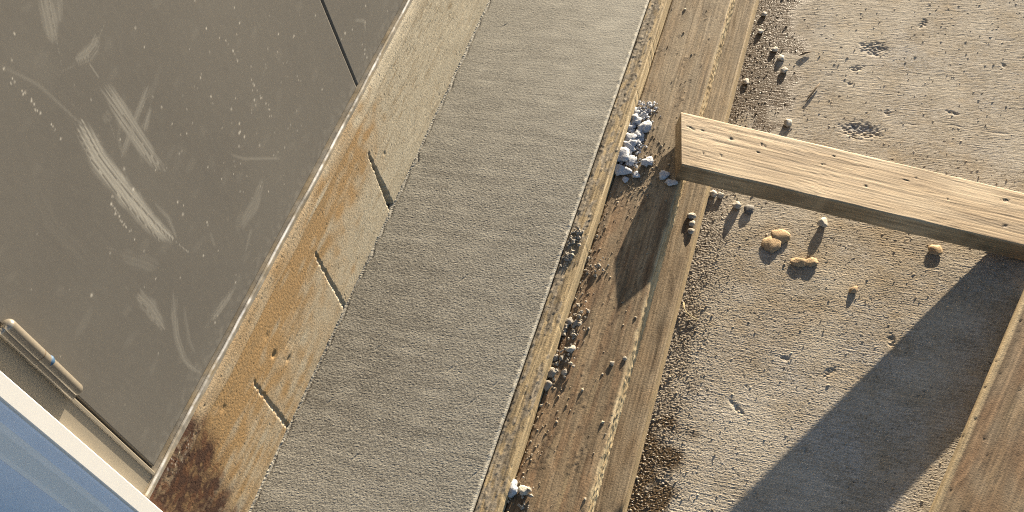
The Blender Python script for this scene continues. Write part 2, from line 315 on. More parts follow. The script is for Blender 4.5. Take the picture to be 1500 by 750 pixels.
# ------------------------------------------------------------------ timber
def board(name, L, w, t, material, relief, du=.0014, dv=.0022, r=.0025, parent=None, label=None, cat=None, matrix=None, skew=0.0, ext0=0.0, ext1=0.0, hidden=('bottom',), group=None):
    """a sawn board: x along its length, y across, z up; ext0 / ext1 lengthen the ends with long facets"""
    # perimeter: top from -y to +y, +y side down, bottom back, -y side up; arris radius r
    def side(n): return np.linspace(0, 1, max(2, n))
    segs = []; ids = []
    def add(p0, p1, nrm, sid, dense):
        n = max(2, int(np.hypot(p1[0]-p0[0], p1[1]-p0[1])/(du if dense else .012)))
        s = np.linspace(0, 1, n, endpoint=False)
        segs.append(np.stack([p0[0]+(p1[0]-p0[0])*s, p0[1]+(p1[1]-p0[1])*s, np.full(n, nrm[0]), np.full(n, nrm[1])], -1)); ids.append(np.full(n, sid))
    def arc(cx, cz, a0, a1, sid):
        a = np.linspace(a0, a1, 4, endpoint=False)
        segs.append(np.stack([cx+r*np.cos(a), cz+r*np.sin(a), np.cos(a), np.sin(a)], -1)); ids.append(np.full(4, sid))
    hw = w/2; p = math.pi
    add((-hw+r, t), (hw-r, t), (0, 1), 0, 'top' not in hidden); arc(hw-r, t-r, p/2, 0, 0)
    add((hw, t-r), (hw, r), (1, 0), 1, 'plus' not in hidden); arc(hw-r, r, 0, -p/2, 2)
    add((hw-r, 0), (-hw+r, 0), (0, -1), 2, 'bottom' not in hidden); arc(-hw+r, r, -p/2, -p, 2)
    add((-hw, r), (-hw, t-r), (-1, 0), 3, 'minus' not in hidden); arc(-hw+r, t-r, p, p/2, 0)
    S = np.concatenate(segs); sid = np.concatenate(ids)
    per = np.concatenate([[0], np.cumsum(np.hypot(np.diff(S[:, 0]), np.diff(S[:, 1])))])
    xs = np.arange(0, L+dv*.5, dv); xs = np.concatenate([[-ext0] if ext0 else [], xs, [L+ext1] if ext1 else []])
    nP, nX = len(S), len(xs)
    x = np.broadcast_to(xs[None, :], (nP, nX)); y = np.broadcast_to(S[:, 0:1], (nP, nX)); z = np.broadcast_to(S[:, 1:2], (nP, nX))
    q = np.broadcast_to(per[:, None], (nP, nX)); sd_ = np.broadcast_to(sid[:, None], (nP, nX))
    d, attrs = relief(x, y, z, q, sd_)
    endfade = ss(x, xs[0]-.001, xs[0]+.004)*(1-ss(x, xs[-1]-.004, xs[-1]+.001)); d = d*endfade
    co = np.stack([x + skew*(y/w) * (1-ss(x, 0, L)), y+S[:, 2:3]*d, z+S[:, 3:4]*d], -1)
    body = grid_faces(nP, nX, flip=True, wrap=True)
    c0 = co[:, 0].mean(0); c1 = co[:, -1].mean(0)
    flat = np.vstack([co.reshape(-1, 3), co[:, 0], co[:, -1], c0, c1])
    b0 = nP*nX; i = np.arange(nP); i2 = (i+1) % nP
    cap0 = np.stack([b0+i, b0+i2, np.full(nP, b0+2*nP)], -1)[:, ::-1]; cap1 = np.stack([b0+nP+i2, b0+nP+i, np.full(nP, b0+2*nP+1)], -1)[:, ::-1]
    out = {}
    for k_, v in attrs.items():
        v = np.broadcast_to(v, (nP, nX)); out[k_] = np.concatenate([v.ravel(), v[:, 0], v[:, -1], [v[:, 0].mean()], [v[:, -1].mean()]])
    o = mesh_np(name, flat, [body, cap0, cap1], material, parent, attrs=out)
    if matrix is not None: o.matrix_world = matrix
    if label: tag(o, label, cat, group)
    return o
def frame_matrix(o, u, v):
    u = Vector(u).normalized(); v = Vector(v); v = (v-u*v.dot(u)).normalized(); n_ = u.cross(v)
    return Matrix(((u[0], v[0], n_[0], o[0]), (u[1], v[1], n_[1], o[1]), (u[2], v[2], n_[2], o[2]), (0, 0, 0, 1)))
def grainf(x, q, s, fine=.0016):
    """growth rings running along the board, wavering slowly"""
    wv = q + .004*nz(x/.25, q/.05, s) + .0012*nz(x/.06, q/.02, s+1)
    return nz(x/.18, wv/fine, s+2), nz(x/.30, wv/.006, s+3)

# boards lie along Y: local x = world Y, local y = world -X
def along_y(xc, y0, z0): return frame_matrix((xc, y0, z0), (0, 1, 0), (-1, 0, 0))

def form_relief(x, y, z, q, sid):
    g, G2 = grainf(x, q, 70)
    top = (sid == 0)*1.0
    sl = ss(nz(x/.02, y/.006, 74)*.8+.9*nz(x/.10, y/.02, 75)+ (y-.0)*110+.35, .15, .8)*top       # +y is the concrete side
    lump = ss(nz(x/.007, y/.006, 76), .4, 1.8)*sl
    d = .00006*g+.00010*G2+.0005*lump*top - .0007*ss(nz(x/.022, y/.003, 77), 1.6, 2.2)*top + .00010*nz(x/.004, y/.004, 78)*sl
    d = d - .0004*np.exp(-((y+.0127)/.0012)**2)*ss(nz(x/.012, x*0, 79), .8, 1.8)
    dirt = np.clip(.7*ss(nz(x/.022, q/.0028, 80), .6, 1.5) + .45*ss(nz(x/.09, q/.010, 81), .2, 1.3), 0, .85)
    return d, dict(tone=np.clip(.30+.28*g+.2*G2, 0, 1), light=np.clip(.45*ss(y, -.008, -.0125)+.25*G2, 0, 1)*(1-sl), slurry=np.clip(sl*.85, 0, 1), dirt=dirt*(1-.5*ss(y, -.009, -.012)))
board('form_board', 1.16, .0255, .150, M['form'], form_relief, du=.0011, dv=.0018, r=.0018, matrix=along_y(-.3252, .20, TZ-.1503), hidden=('bottom', 'plus'), ext0=.8, ext1=1.2,
      label='slurry crusted form board standing on edge along the fresh concrete', cat='board')

def plank_relief(x, y, z, q, sid):
    wy_ = x + .16                                       # world Y
    g, G2 = grainf(x, q, 90)
    top = (sid == 0)*1.0; outer = (sid == 3)*1.0        # -y is the outer edge
    low = ss(wy_, .95, .70)
    crust = ss(nz(x/.010, y/.008, 94)*.6+.8*nz(x/.06, y/.03, 95)+.4*low-.3+.5*ss(y, .02, .043)*low, .9, 1.9)*top
    d = .00004*g+.00008*G2 + .00004*nz(x/.004, y/.0035, 96)*(.5+.8*low) + .0005*crust*ss(nz(x/.0045, y/.0045, 97), -.2, 1.2) + .0007*ss(nz(x/.006, y/.005, 98), 2.4, 3.0)*top - .0006*ss(nz(x/.012, y/.003, 99), 2.4, 2.9)*top
    nearform = ss(y, .030, .0405)
    d = d + .0005*nearform*low*ss(nz(x/.008, y/.006, 100), .6, 1.8)*top
    sl = np.clip(outer*ss(nz(x/.05, z/.02, 101)+.7*low+.2, -.2, 1.0) + top*ss(y, -.0375, -.0425)*(.35+.5*low)*ss(nz(x/.03, y/.01, 102), -1.2, .6), 0, 1)
    d = d + .0011*outer*ss(nz(x/.008, z/.006, 103), .3, 1.6)
    streak = np.exp(-((y+.012-.0015*nz(x/.2, x*0, 104))/.0020)**2)*ss(nz(x/.07, x*0, 105), -.5, .8) + .8*np.exp(-((y-.014-.05*(x-.3)*.1)/.0015)**2)*ss(nz(x/.05, x*0, 106), .0, 1.0)
    red = np.clip(low*(.40*ss(nz(x/.09, y/.012, 107), -.2, 1.0)+.30*ss(y, .0, .042)), 0, .7)*(1-outer)
    dry = np.clip((1-low)*(.55+.3*nz(x/.06, y/.03, 108)) + .25*ss(nz(x/.04, y/.02, 109), .4, 1.6), 0, .9)*(1-outer)
    dirt = np.clip(.45*ss(nz(x/.010, q/.003, 110), 1.3, 1.9)+.30*crust + .22*ss(nz(x/.04, y/.02, 111), .8, 1.8), 0, .7)*(1-.6*outer)
    return d, dict(tone=np.clip(.35+.25*g+.22*G2, 0, 1), light=np.clip(.75*streak*top*(.3+.7*low)+.35*outer+.5*np.exp(-((y+.0433)/.0013)**2), 0, 1), red=red, dry=dry, slurry=sl*.8, dirt=dirt)
board('flat_plank', 1.20, .0865, .034, M['plank'], plank_relief, matrix=along_y(-.2688, .16, .111), hidden=('bottom', 'plus'), ext0=.8, ext1=1.2,
      label='brown stained plank laid flat beside the form board, rubble on it', cat='plank')

def lower_relief(x, y, z, q, sid):
    g, G2 = grainf(x, q, 120); top = (sid == 0)*1.0; outer = (sid == 3)*1.0
    low = ss(x+.16, .95, .75)
    d = .00005*g+.00010*G2+.00004*nz(x/.004, y/.004, 124)
    ln = np.exp(-((y+.0405)/.0009)**2)
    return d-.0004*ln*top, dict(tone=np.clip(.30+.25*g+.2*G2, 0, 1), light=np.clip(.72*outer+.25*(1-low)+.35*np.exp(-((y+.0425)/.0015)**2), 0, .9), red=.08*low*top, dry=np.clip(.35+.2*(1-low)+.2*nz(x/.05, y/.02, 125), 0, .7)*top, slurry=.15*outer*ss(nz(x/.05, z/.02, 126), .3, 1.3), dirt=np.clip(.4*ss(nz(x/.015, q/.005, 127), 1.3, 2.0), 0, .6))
board('lower_board', 1.20, .089, .033, M['plank'], lower_relief, matrix=along_y(-.2548, .16, .0012), hidden=('bottom', 'plus'), ext0=.8, ext1=1.2,
      label='narrow lower board on the ground peeping out under the stained plank', cat='board')
rbox('support_board', -.312, -.252, -.60, 2.5, .0345, .1105, M['dark_wood'], bevel=.002)
tag(bpy.data.objects['support_board'], 'dark packing timber in the gap between stained plank and lower board', 'timber')

AZ, PI = .1212, -.3172
bu = Vector((math.cos(PI)*math.cos(AZ), math.cos(PI)*math.sin(AZ), math.sin(PI))); bv = Vector((-math.sin(AZ), math.cos(AZ), 0)); bn = bu.cross(bv)
BT, BW = .0300, .0897
A_ = Vector((-.2367, .9214, .1800))                     # upper far corner of the brace's end
org = A_ - bv*(BW/2) - bn*BT
nicks = [(.014, .020, .006, .0014, -.35), (.028, .021, .0035, .0012, 0), (.067, .018, .0028, .0032, 0), (.108, .020, .0018, .0042, .2), (.112, .019, .0016, .003, .2), (.102, .006, .003, .0018, .4), (.052, -.014, .0012, .0032, .2), (.029, -.017, .0012, .0026, 0),
         (.245, -.008, .0028, .0018, .3), (.315, .026, .002, .002, 0), (.355, .003, .002, .0018, 0), (.435, .024, .006, .0025, .3), (.43, -.020, .006, .002, .5), (.19, .012, .003, .001, .4), (.205, .030, .003, .001, 0), (.30, .018, .005, .0008, 0)]
def brace_relief(x, y, z, q, sid):
    wv = y + .0028*nz(x/.35, y*0, 130) + .0006*nz(x/.08, y/.02, 131)
    wide = .0022 + .0075*ss(y, -.030, .018)
    cath = np.exp(-((y-.004)/.02)**2)*.020*np.sin(x*7.0)
    rings = np.sin(2*np.pi*(np.where(y < -.018, (wv+.018)/.0042, (wv+.018)/.0125 + cath*30)))
    rings = np.where(sid == 3, np.sin(2*np.pi*(z+.0015*nz(x/.2, z*0, 132))/.0040), rings)
    rings = np.where(sid == 1, np.sin(2*np.pi*(z+.0015*nz(x/.2, z*0, 132))/.0040), rings)
    g = nz(x/.12, wv/.0013, 133); G2 = nz(x/.30, wv/.007, 134)
    tone = np.clip(.22+.34*ss(rings, -.2, 1.0)*(.8+.4*nz(x/.15, y/.02, 135))+.17*g+.14*G2, 0, 1)
    tone = tone + .22*(sid == 3)  # front side darkened in colour to deepen its shade
    d = -.00012*ss(rings, .0, 1.0) + .00008*g; dirt = np.zeros_like(x)
    top = (sid == 0)
    for nx_, ny_, a_, b_, ro in nicks:
        a_, b_ = a_*.8, b_*.8
        u = (x-nx_)*math.cos(ro)+(y-ny_)*math.sin(ro); v = -(x-nx_)*math.sin(ro)+(y-ny_)*math.cos(ro)
        m_ = np.exp(-np.clip((u/a_)**2+(v/b_)**2, 0, 20)*1.3)*top
        m_ = ss(m_+.18*nz(x/.003, y/.002, 139)*(m_ > .08), .22, .5); d = d-.0009*m_; dirt = np.maximum(dirt, .95*m_)
    dirt = np.maximum(dirt, .35*ss(nz(x/.03, y/.003, 136), 1.9, 2.5)*top)
    dirt = np.maximum(dirt, (sid == 3)*.28*ss(nz(x/.05, z/.012, 137), .2, 1.6))
    return d, dict(tone=tone, light=np.clip(.25+.25*nz(x/.12, y/.03, 138)+.2*ss(y, .02, .044)+.5*np.exp(-((y-.0440)/.0012)**2), 0, .8), dirt=dirt)
brace = board('brace_board', .530, BW, BT, M['brace'], brace_relief, du=.0013, dv=.0016, r=.0020, skew=-.009, matrix=frame_matrix(org, bu, bv), hidden=('bottom', 'plus'),
      label='clean pale timber brace leaning from the stained plank down onto the slab', cat='board')

# its foot is cut level so that it sits flat on the slab
mw = brace.matrix_world.copy(); nv = len(brace.data.vertices); vc = np.empty(nv*3, np.float32); brace.data.vertices.foreach_get('co', vc); vc = vc.reshape(-1, 3)
Rm = np.array(mw.to_3x3()); wc = vc@Rm.T+np.array(mw.translation); lift = np.maximum(.0012-wc[:, 2], 0); wc[:, 2] += lift
vc = (wc-np.array(mw.translation))@Rm; brace.data.vertices.foreach_set('co', vc.astype(np.float32).ravel()); brace.data.update()
pd = Vector((.2594, .9658, 0)); pn = Vector((-.9658, .2594, 0))
top_end = Vector((.2039, .8206, 0))+pd*.013
PW, PL = .142, .60
def side_relief(x, y, z, q, sid):
    g, G2 = grainf(x, q, 150); top = (sid == 0)*1.0
    ar = ss(y, .0605, .0640)*top
    d = .00006*g+.00012*G2+.00005*nz(x/.005, y/.004, 154) - .0008*ss(nz(x/.014, y/.0035, 155), 2.3, 2.8)*top - .0007*np.exp(-((y-.0610)/.0010)**2)*top
    d = d - .0008*np.exp(-((y+.004-.0005*nz(x/.2, x*0, 156))/.0007)**2)*top
    return d, dict(tone=np.clip(.35+.28*g+.25*G2, 0, 1), light=np.clip(.95*np.maximum(ar, (sid == 1)*1.0)+.2*ss(G2, .8, 1.8), 0, 1), red=np.clip(.42+.2*nz(x/.08, y/.04, 157), 0, .7)*(1-ar), dry=np.clip(.08+.2*nz(x/.05, y/.02, 158), 0, .5)*(1-ar), slurry=.1*ar,
                   dirt=np.clip(.7*ss(nz(x/.014, y/.0035, 155), 2.3, 2.7)*top + .45*np.exp(-((y-.0600)/.0012)**2)*top, 0, .85))
side_plank_org = top_end - pd*PL - pn*(PW/2)
board('loose_plank', PL, PW, .0330, M['plank'], side_relief, du=.0018, dv=.0024, r=.0050, matrix=frame_matrix(side_plank_org+Vector((0, 0, .0012)), pd, pn), hidden=('bottom', 'minus'), ext0=.6,
      label='reddish brown loose plank with a pale edge lying in the lower right', cat='plank')

# ------------------------------------------------------------------ doors, frame, sill
STROKES = [
    ([(0.4041, 0.6502), (0.3982, 0.6134), (0.3999, 0.5655), (0.405, 0.5055), (0.4099, 0.4824)],[0.0121, 0.0154, 0.0154, 0.011, 0.0044],0.9),
    ([(0.4439, 0.6563), (0.4432, 0.6172), (0.4423, 0.5788), (0.4462, 0.5415)],[0.0077, 0.0143, 0.0121, 0.0044],0.6),
    ([(0.4823, 0.6162), (0.4539, 0.6077), (0.4158, 0.5944)],[0.0055, 0.0077, 0.0066],0.38),
    ([(0.4715, 0.5996), (0.4511, 0.592)],[0.0033, 0.0066],0.4),
    ([(0.4453, 0.744), (0.4366, 0.7286), (0.4274, 0.7125)],[0.011, 0.0132, 0.0055],0.4),
    ([(0.4557, 0.7353), (0.4425, 0.7201)],[0.0077, 0.0033],0.3),
    ([(0.4674, 0.6861), (0.4567, 0.6828), (0.4468, 0.6833), (0.4342, 0.6893)],[0.0055, 0.0088, 0.0099, 0.0055],0.42),
    ([(0.5447, 0.4188), (0.5161, 0.4106), (0.4827, 0.4128)],[0.0066, 0.0143, 0.0088],0.25),
    ([(0.3767, 0.4492), (0.3506, 0.4179), (0.3392, 0.3859), (0.3449, 0.3493)],[0.0077, 0.0066, 0.0055, 0.0033],0.32),
    ([(0.378, 0.4298), (0.3572, 0.3948), (0.3535, 0.375)],[0.0044, 0.0055, 0.0033],0.18),
    ([(0.3478, 0.4915), (0.3487, 0.4657), (0.3451, 0.4339)],[0.0077, 0.0121, 0.0044],0.38),
    ([(0.4394, 0.3727), (0.4142, 0.3759), (0.3906, 0.3801)],[0.0033, 0.0077, 0.0066],0.42),
    ([(0.5216, 0.4833), (0.5355, 0.4605), (0.5824, 0.4088)],[0.0022, 0.0033, 0.0022],0.25),
    ([(0.4291, 0.6375), (0.4291, 0.6319), (0.4279, 0.6283)],[0.0066, 0.0088, 0.0066],0.22),
    ([(0.3583, 0.5341), (0.3725, 0.5045), (0.3792, 0.4846)],[0.0099, 0.0132, 0.0088],0.18),
    ([(0.3786, 0.7384), (0.3955, 0.7015), (0.4062, 0.6416)],[0.0022, 0.0033, 0.0011],0.2),
    ([(0.4479, 0.6221), (0.4265, 0.6116), (0.4185, 0.5949)],[0.0022, 0.0033, 0.0022],0.2),
    ([(0.4802, 0.5444), (0.4512, 0.53)],[0.0132, 0.0066],0.1),
    ([(0.3413, 0.666), (0.3288, 0.615), (0.3319, 0.5652)],[0.0154, 0.011, 0.011],0.08),
    ([(0.4499, 0.4495), (0.4438, 0.4296)],[0.0044, 0.0022],0.2),
    ([(0.4955, 0.3963), (0.4727, 0.385)],[0.0055, 0.0033],0.22),
    ([(0.4171, 0.5321), (0.4205, 0.5081), (0.4138, 0.4837)],[0.0033, 0.0044, 0.0022],0.3),
    ([(0.3905, 0.7501), (0.4002, 0.7247), (0.4119, 0.689)],[0.033, 0.033, 0.022],0.08),
]
def seg_paint(py, pz, pts, wid, amp, acc, seed):
    pts = np.asarray(pts, float); wid = np.asarray(wid, float)
    s_ = np.concatenate([[0], np.cumsum(np.hypot(*np.diff(pts, axis=0).T))]); Lt = s_[-1]
    fn = np.linspace(0, Lt, 60); cyv = np.interp(fn, s_, pts[:, 0]); czv = np.interp(fn, s_, pts[:, 1])
    ker = np.ones(9)/9; cyv = np.convolve(np.pad(cyv, 4, 'edge'), ker, 'valid'); czv = np.convolve(np.pad(czv, 4, 'edge'), ker, 'valid')
    wv = np.interp(fn, s_, wid)
    mg = wid.max()*1.6
    sel = (py > cyv.min()-mg) & (py < cyv.max()+mg) & (pz > czv.min()-mg) & (pz < czv.max()+mg)
    if not sel.any(): return
    a = py[sel]; b = pz[sel]
    d2 = (a[:, None]-cyv)**2+(b[:, None]-czv)**2; k = d2.argmin(1); k_ = np.clip(k, 1, 58)
    ty = cyv[k_+1]-cyv[k_-1]; tz_ = czv[k_+1]-czv[k_-1]; tl_ = np.hypot(ty, tz_)+1e-9
    off = ((a-cyv[k])*-tz_+(b-czv[k])*ty)/tl_; al = ((a-cyv[k])*ty+(b-czv[k])*tz_)/tl_+fn[k]
    w = wv[k]*.82
    prof = 1-ss(np.abs(off+.15*w*nz(al/.02, al*0+seed, 174)*.5), .35*w, w*1.1)
    u = al/Lt
    ends = ss(u, -.06, .14+.12*nz(off/.0022, off*0+seed, 170))*(1-ss(u, .86+.10*nz(off/.002, off*0+seed, 171), 1.03))
    st = .5+.5*ss(nz(off/.0019, al/.30, 172)+.5*nz(off/.005, al/.12, 173), -1.2, 1.2)
    val = amp*prof*ends*st
    acc[sel] = np.maximum(acc[sel], val)
def dot_paint(py, pz, cy_, cz_, r, amp, acc):
    i0, i1 = np.searchsorted(py[0], (cy_-3*r, cy_+3*r)); j0, j1 = np.searchsorted(pz[:, 0], (cz_-3*r, cz_+3*r))
    if i1 <= i0 or j1 <= j0: return
    a = py[j0:j1, i0:i1]; b = pz[j0:j1, i0:i1]
    acc[j0:j1, i0:i1] = np.maximum(acc[j0:j1, i0:i1], amp*np.exp(-(((a-cy_)**2+(b-cz_)**2)/(r*r))**1.5))
def door_leaf(name, y0, y1, fine_y1, label, seed):
    DX = -.592; bot = .3500
    Yd = np.concatenate([np.arange(y0, fine_y1, .00115), [y1] if y1 > fine_y1+.01 else [y1]])
    Zd = np.concatenate([np.arange(bot, .82, .00115), np.linspace(.86, 2.36, 24)])
    yy, zz = np.meshgrid(Yd, Zd)
    dust = np.zeros_like(yy); speck = np.zeros_like(yy); r = np.random.default_rng(seed)
    if seed == 1:
        for i, (p_, w_, a_) in enumerate(STROKES): seg_paint(yy, zz, p_, w_, a_*.88, dust, i*3.3)
        for a, b, c in (((.3801, .7356), (.3829, .6889), (.3819, .6535)), ((.3866, .5842), (.3767, .568), (.3808, .529)), ((.5898, .5735), (.5969, .513), (.6004, .4604))):
            for t_ in np.sort(r.random(20)):
                q_ = np.array(a)*(1-t_)**2+2*np.array(b)*t_*(1-t_)+np.array(c)*t_*t_ + r.normal(0, .0012, 2)
                dot_paint(yy, zz, q_[0], q_[1], r.uniform(.0006, .0010), r.uniform(.3, .75), speck)
        for k in range(170):
            if k < 125: cy_, cz_ = r.normal(.57, .09), r.normal(.50, .07)
            else: cy_, cz_ = r.uniform(.25, .74), r.uniform(.36, .75)
            if cy_ < y1-.002: dot_paint(yy, zz, cy_, cz_, r.choice([.0006, .0008, .0010, .0014], p=[.45, .35, .15, .05]), r.uniform(.2, .7), speck)
    else:
        for k in range(40): dot_paint(yy, zz, r.uniform(y0, fine_y1), r.uniform(.36, .56), r.uniform(.0007, .0014), r.uniform(.3, .7), speck)
        seg_paint(yy, zz, [(.795, .415), (.812, .40), (.806, .385)], [.003, .004, .003], .3, dust, 1.0)
    dust_or_sky_tint = np.clip(.03+.006*nz(yy/.12, zz/.10, 160+seed)+.006*nz(yy/.006, zz/.02, 162), 0, .2) + .05*ss(nz(yy/.035, zz/.02, 163), 1.2, 2.4)
    dust_or_sky_tint = np.clip(dust_or_sky_tint + .10*ss(zz, .375, .352)*ss(nz(yy/.01, zz/.01, 164), -.3, 1.2) + .05*ss(nz(yy/.0035, zz/.0035, 165), 2.2, 2.8), 0, .35)
    dust = np.maximum(dust, dust_or_sky_tint)
    w_ = .0003*nz(yy/.35, zz/.35, 166)
    co = np.stack([DX+w_, yy, zz], -1).reshape(-1, 3); n, m = yy.shape
    # thickness: edges folded back
    rim = np.concatenate([np.arange(m), (np.arange(1, n))*m+m-1, (n-1)*m+np.arange(m-2, -1, -1), np.arange(n-2, 0, -1)*m])
    b0 = len(co); back = co[rim].copy(); back[:, 0] = -.632; co = np.vstack([co, back])
    k = np.arange(len(rim)); k2 = (k+1) % len(rim); sk = np.stack([rim[k2], rim[k], b0+k, b0+k2], -1)
    z_ = np.zeros(len(rim))
    root = empty(name, (DX, (y0+y1)/2, bot)); tag(root, label, 'door')
    o = mesh_np('leaf', co-np.array([DX, (y0+y1)/2, bot]), [grid_faces(n, m), sk], M['door'], root, attrs=dict(tone=np.concatenate([np.clip(.4+.3*nz(yy/.1, zz/.1, 168), 0, 1).ravel(), z_]), dust=np.concatenate([dust.ravel(), z_]), speck=np.concatenate([speck.ravel(), z_])))
    return root
door = door_leaf('door', .2440, .7485, .7485, 'dusty grey brown hinged door leaf with pale smear marks', 1)
door2 = door_leaf('door', .7535, 1.26, 1.10, 'second grey brown door leaf beyond the dark vertical seam', 2)
def local(o, parent):                                   # keep world placement under a moved parent
    o.parent = parent; o.matrix_parent_inverse = Matrix.Translation(-parent.location); return o
# hinge of the near leaf
def capsule(name, x, y, z0, z1, r, m_):
    n = 7; a = np.linspace(0, math.pi/2, n)
    zs = np.concatenate([z0+r*.8-r*.8*np.cos(a), [z0+(z1-z0)*.5], z1-r*.8+r*.8*np.sin(a)]); rs = np.concatenate([np.maximum(r*np.sin(a), r*.04), [r], np.maximum(r*np.cos(a), r*.04)])
    return tube(name, np.stack([np.full(len(zs), x), np.full(len(zs), y), zs], -1), rs, m_, n=24)
hinge = local(capsule('hinge', -.5852, .2440, .4990, .6060, .0056, M['hinge']), door)
def sub(o, p): o.parent = p; return o
hl = sub(capsule('hinge_leaf', -.5864, .2382, .4995, .6055, .0036, M['hinge']), hinge)
tube_ = sub(tube('tape_wrap', [(-.5848, .2445, .5450), (-.5847, .2446, .5480), (-.5848, .2445, .5508)], [.0048, .0055, .0050], M['tape'], n=24), hinge)
sub(tube('knuckle_joint', [(-.5852, .2440, .5590), (-.5852, .2440, .5598)], .0057, M['dark_wood'], n=24), hinge)
# frame
fr = empty('door_frame', (-.592, .228, .337)); tag(fr, 'grey brown steel door frame beside the hinge with a thin bead', 'door frame')
def fbox(nm, *a, **k): return local(rbox(nm, *a, **k), fr)
fbox('jamb', -.640, -.5905, .2120, .2405, .3380, 2.42, M['jamb'], bevel=.001)
fbox('bead', -.5905, -.5891, .2360, .2396, .3390, 2.40, M['jamb'], bevel=.0006)
fbox('jamb', -.640, -.5905, 1.264, 1.300, .3380, 2.42, M['jamb'], bevel=.001)
fbox('header', -.640, -.5905, .2410, 1.2635, 2.365, 2.42, M['jamb'], bevel=.001)
# white corner trim
tr = empty('corner_trim', (-.60, .20, .003)); tag(tr, 'white stepped corner trim, sky-blue shade coloured into its side, beside the door frame', 'trim')
def tpart(nm, pts, m_): return local(prism(nm, pts[::-1], .003, 2.60, m_), tr)
tpart('face_board', [(-.600, .2135), (-.5810, .2135), (-.5802, .2127), (-.5802, .1992), (-.5810, .1984), (-.5850, .1982), (-.5858, .1990), (-.600, .1990)], M['white'])
tpart('side_bead', [(-.5862, .1986), (-.5890, .1975), (-.6185, .1972), (-.6185, .2120), (-.6005, .2120), (-.6005, .1986)], M['dust_or_sky_tint'])
tpart('side_step', [(-.6190, .1975), (-.6235, .1935), (-.6540, .1885), (-.6570, .1856), (-.6570, .2120), (-.6190, .2120)], M['white_bright'])
tpart('side_panel', [(-.6574, .1850), (-1.500, .1850), (-1.500, .2120), (-.6574, .2120)], M['dust_or_sky_tint'])
hw = rbox('house_wall', -1.56, -1.505, -5.0, .21, .0, 2.9, M['siding']); tag(hw, 'white side wall of the building set back behind the corner trim', 'wall')
uw = rbox('house_wall', -.70, -.596, .2150, 4.0, 2.425, 2.9, M['siding']); tag(uw, 'white wall strip above the doors', 'wall')
u3 = rbox('house_wall', -.70, -.596, 1.3020, 4.0, .0, 2.424, M['siding']); tag(u3, 'white wall beyond the far door jamb', 'wall')
ib = rbox('backing_panel', -.72, -.645, .2150, 1.30, .337, 2.42, M['dark_wood']); tag(ib, 'dark interior panel behind the door seam', 'panel')
# sill strip: profile swept along Y
def sill():
    prof = np.array([(-.600, .3398), (-.5872, .3398), (-.5862, .3404), (-.5860, .3445), (-.5860, .3464), (-.5868, .3476), (-.5880, .3478), (-.5892, .3470), (-.600, .3466)])
    ys = np.concatenate([[.2160], np.arange(.2200, 1.262, .003), [1.262]])
    P_, Q_ = len(prof), len(ys)
    co = np.zeros((P_, Q_, 3)); co[:, :, 0] = prof[:, 0:1]; co[:, :, 1] = ys; co[:, :, 2] = prof[:, 1:2]
    wob = .0001*nz(ys/.03, ys*0, 180)+.0003*nz(ys/.15, ys*0, 181); co[1:, :, 0] += wob*np.array([0, .5, 1, 1, 1, 1, 1, 0])[:, None]; 
    co[3:, :, 2] += (.0003*nz(ys/.12, ys*0, 182))[None, :]
    yy = np.broadcast_to(ys, (P_, Q_)); pp = np.broadcast_to(np.arange(P_)[:, None], (P_, Q_))
    tone = np.clip(.35+.5*nz(yy/.03, pp/2.0, 183), 0, 1)*(pp < 9); light = ((pp == 5) | (pp == 4))*np.clip(.55+.5*nz(yy/.05, pp*0., 184)+.3*nz(yy/.008, pp*0., 185), 0, 1)
    return mesh_np('sill_strip', co.reshape(-1, 3), grid_faces(P_, Q_, flip=True), M['sill'], attrs=dict(tone=tone, light=light), smooth=False)
tag(sill(), 'thin scuffed aluminium sill strip along the foot of the doors', 'sill')

# ------------------------------------------------------------------ stones, clods, rubble: every one its own object
bm = bmesh.new(); bmesh.ops.create_icosphere(bm, subdivisions=3, radius=1.0)
IV = np.array([v.co for v in bm.verts]); IF = np.array([[v.index for v in f.verts] for f in bm.faces]); bm.free()
def stone(name, x, y, z, rx, ry, hh, m_, seed, rough=1.0, facets=True):
    r = np.random.default_rng(seed); v = IV.copy(); d = np.ones(len(v))
    for s_, amp in ((1.3, .16), (2.6, .12), (5.0, .10*rough), (9.0, .075*rough), (15.0, .05*rough)):
        for _ in range(3):
            k = r.normal(0, 1, 3); k *= s_/np.linalg.norm(k); d += amp*.6*np.sin(v@k+r.uniform(0, 6.28))
    for _ in range(int(5*rough)+2 if facets else 1):                    # knocked off facets
        k = r.normal(0, 1, 3); k /= np.linalg.norm(k); c = r.uniform(.62, .9); pr = (v*d[:, None])@k
        d = np.where(pr > c, d*c/np.maximum(pr, 1e-6), d)
    v = v*d[:, None]; a = r.uniform(-.5, .5); R_ = np.array([[math.cos(a), -math.sin(a)], [math.sin(a), math.cos(a)]])
    v[:, :2] = v[:, :2]@R_.T
    v -= (v.max(0)+v.min(0))/2; v /= (v.max(0)-v.min(0))/2
    v *= [rx, ry, hh*.58]; v[:, 2] -= v[:, 2].min(); v[:, 2] -= hh*.10; v[:, 2] = np.maximum(v[:, 2], -hh*.05)
    return mesh_np(name, v, IF, m_, loc=(x, y, z), smooth=True)
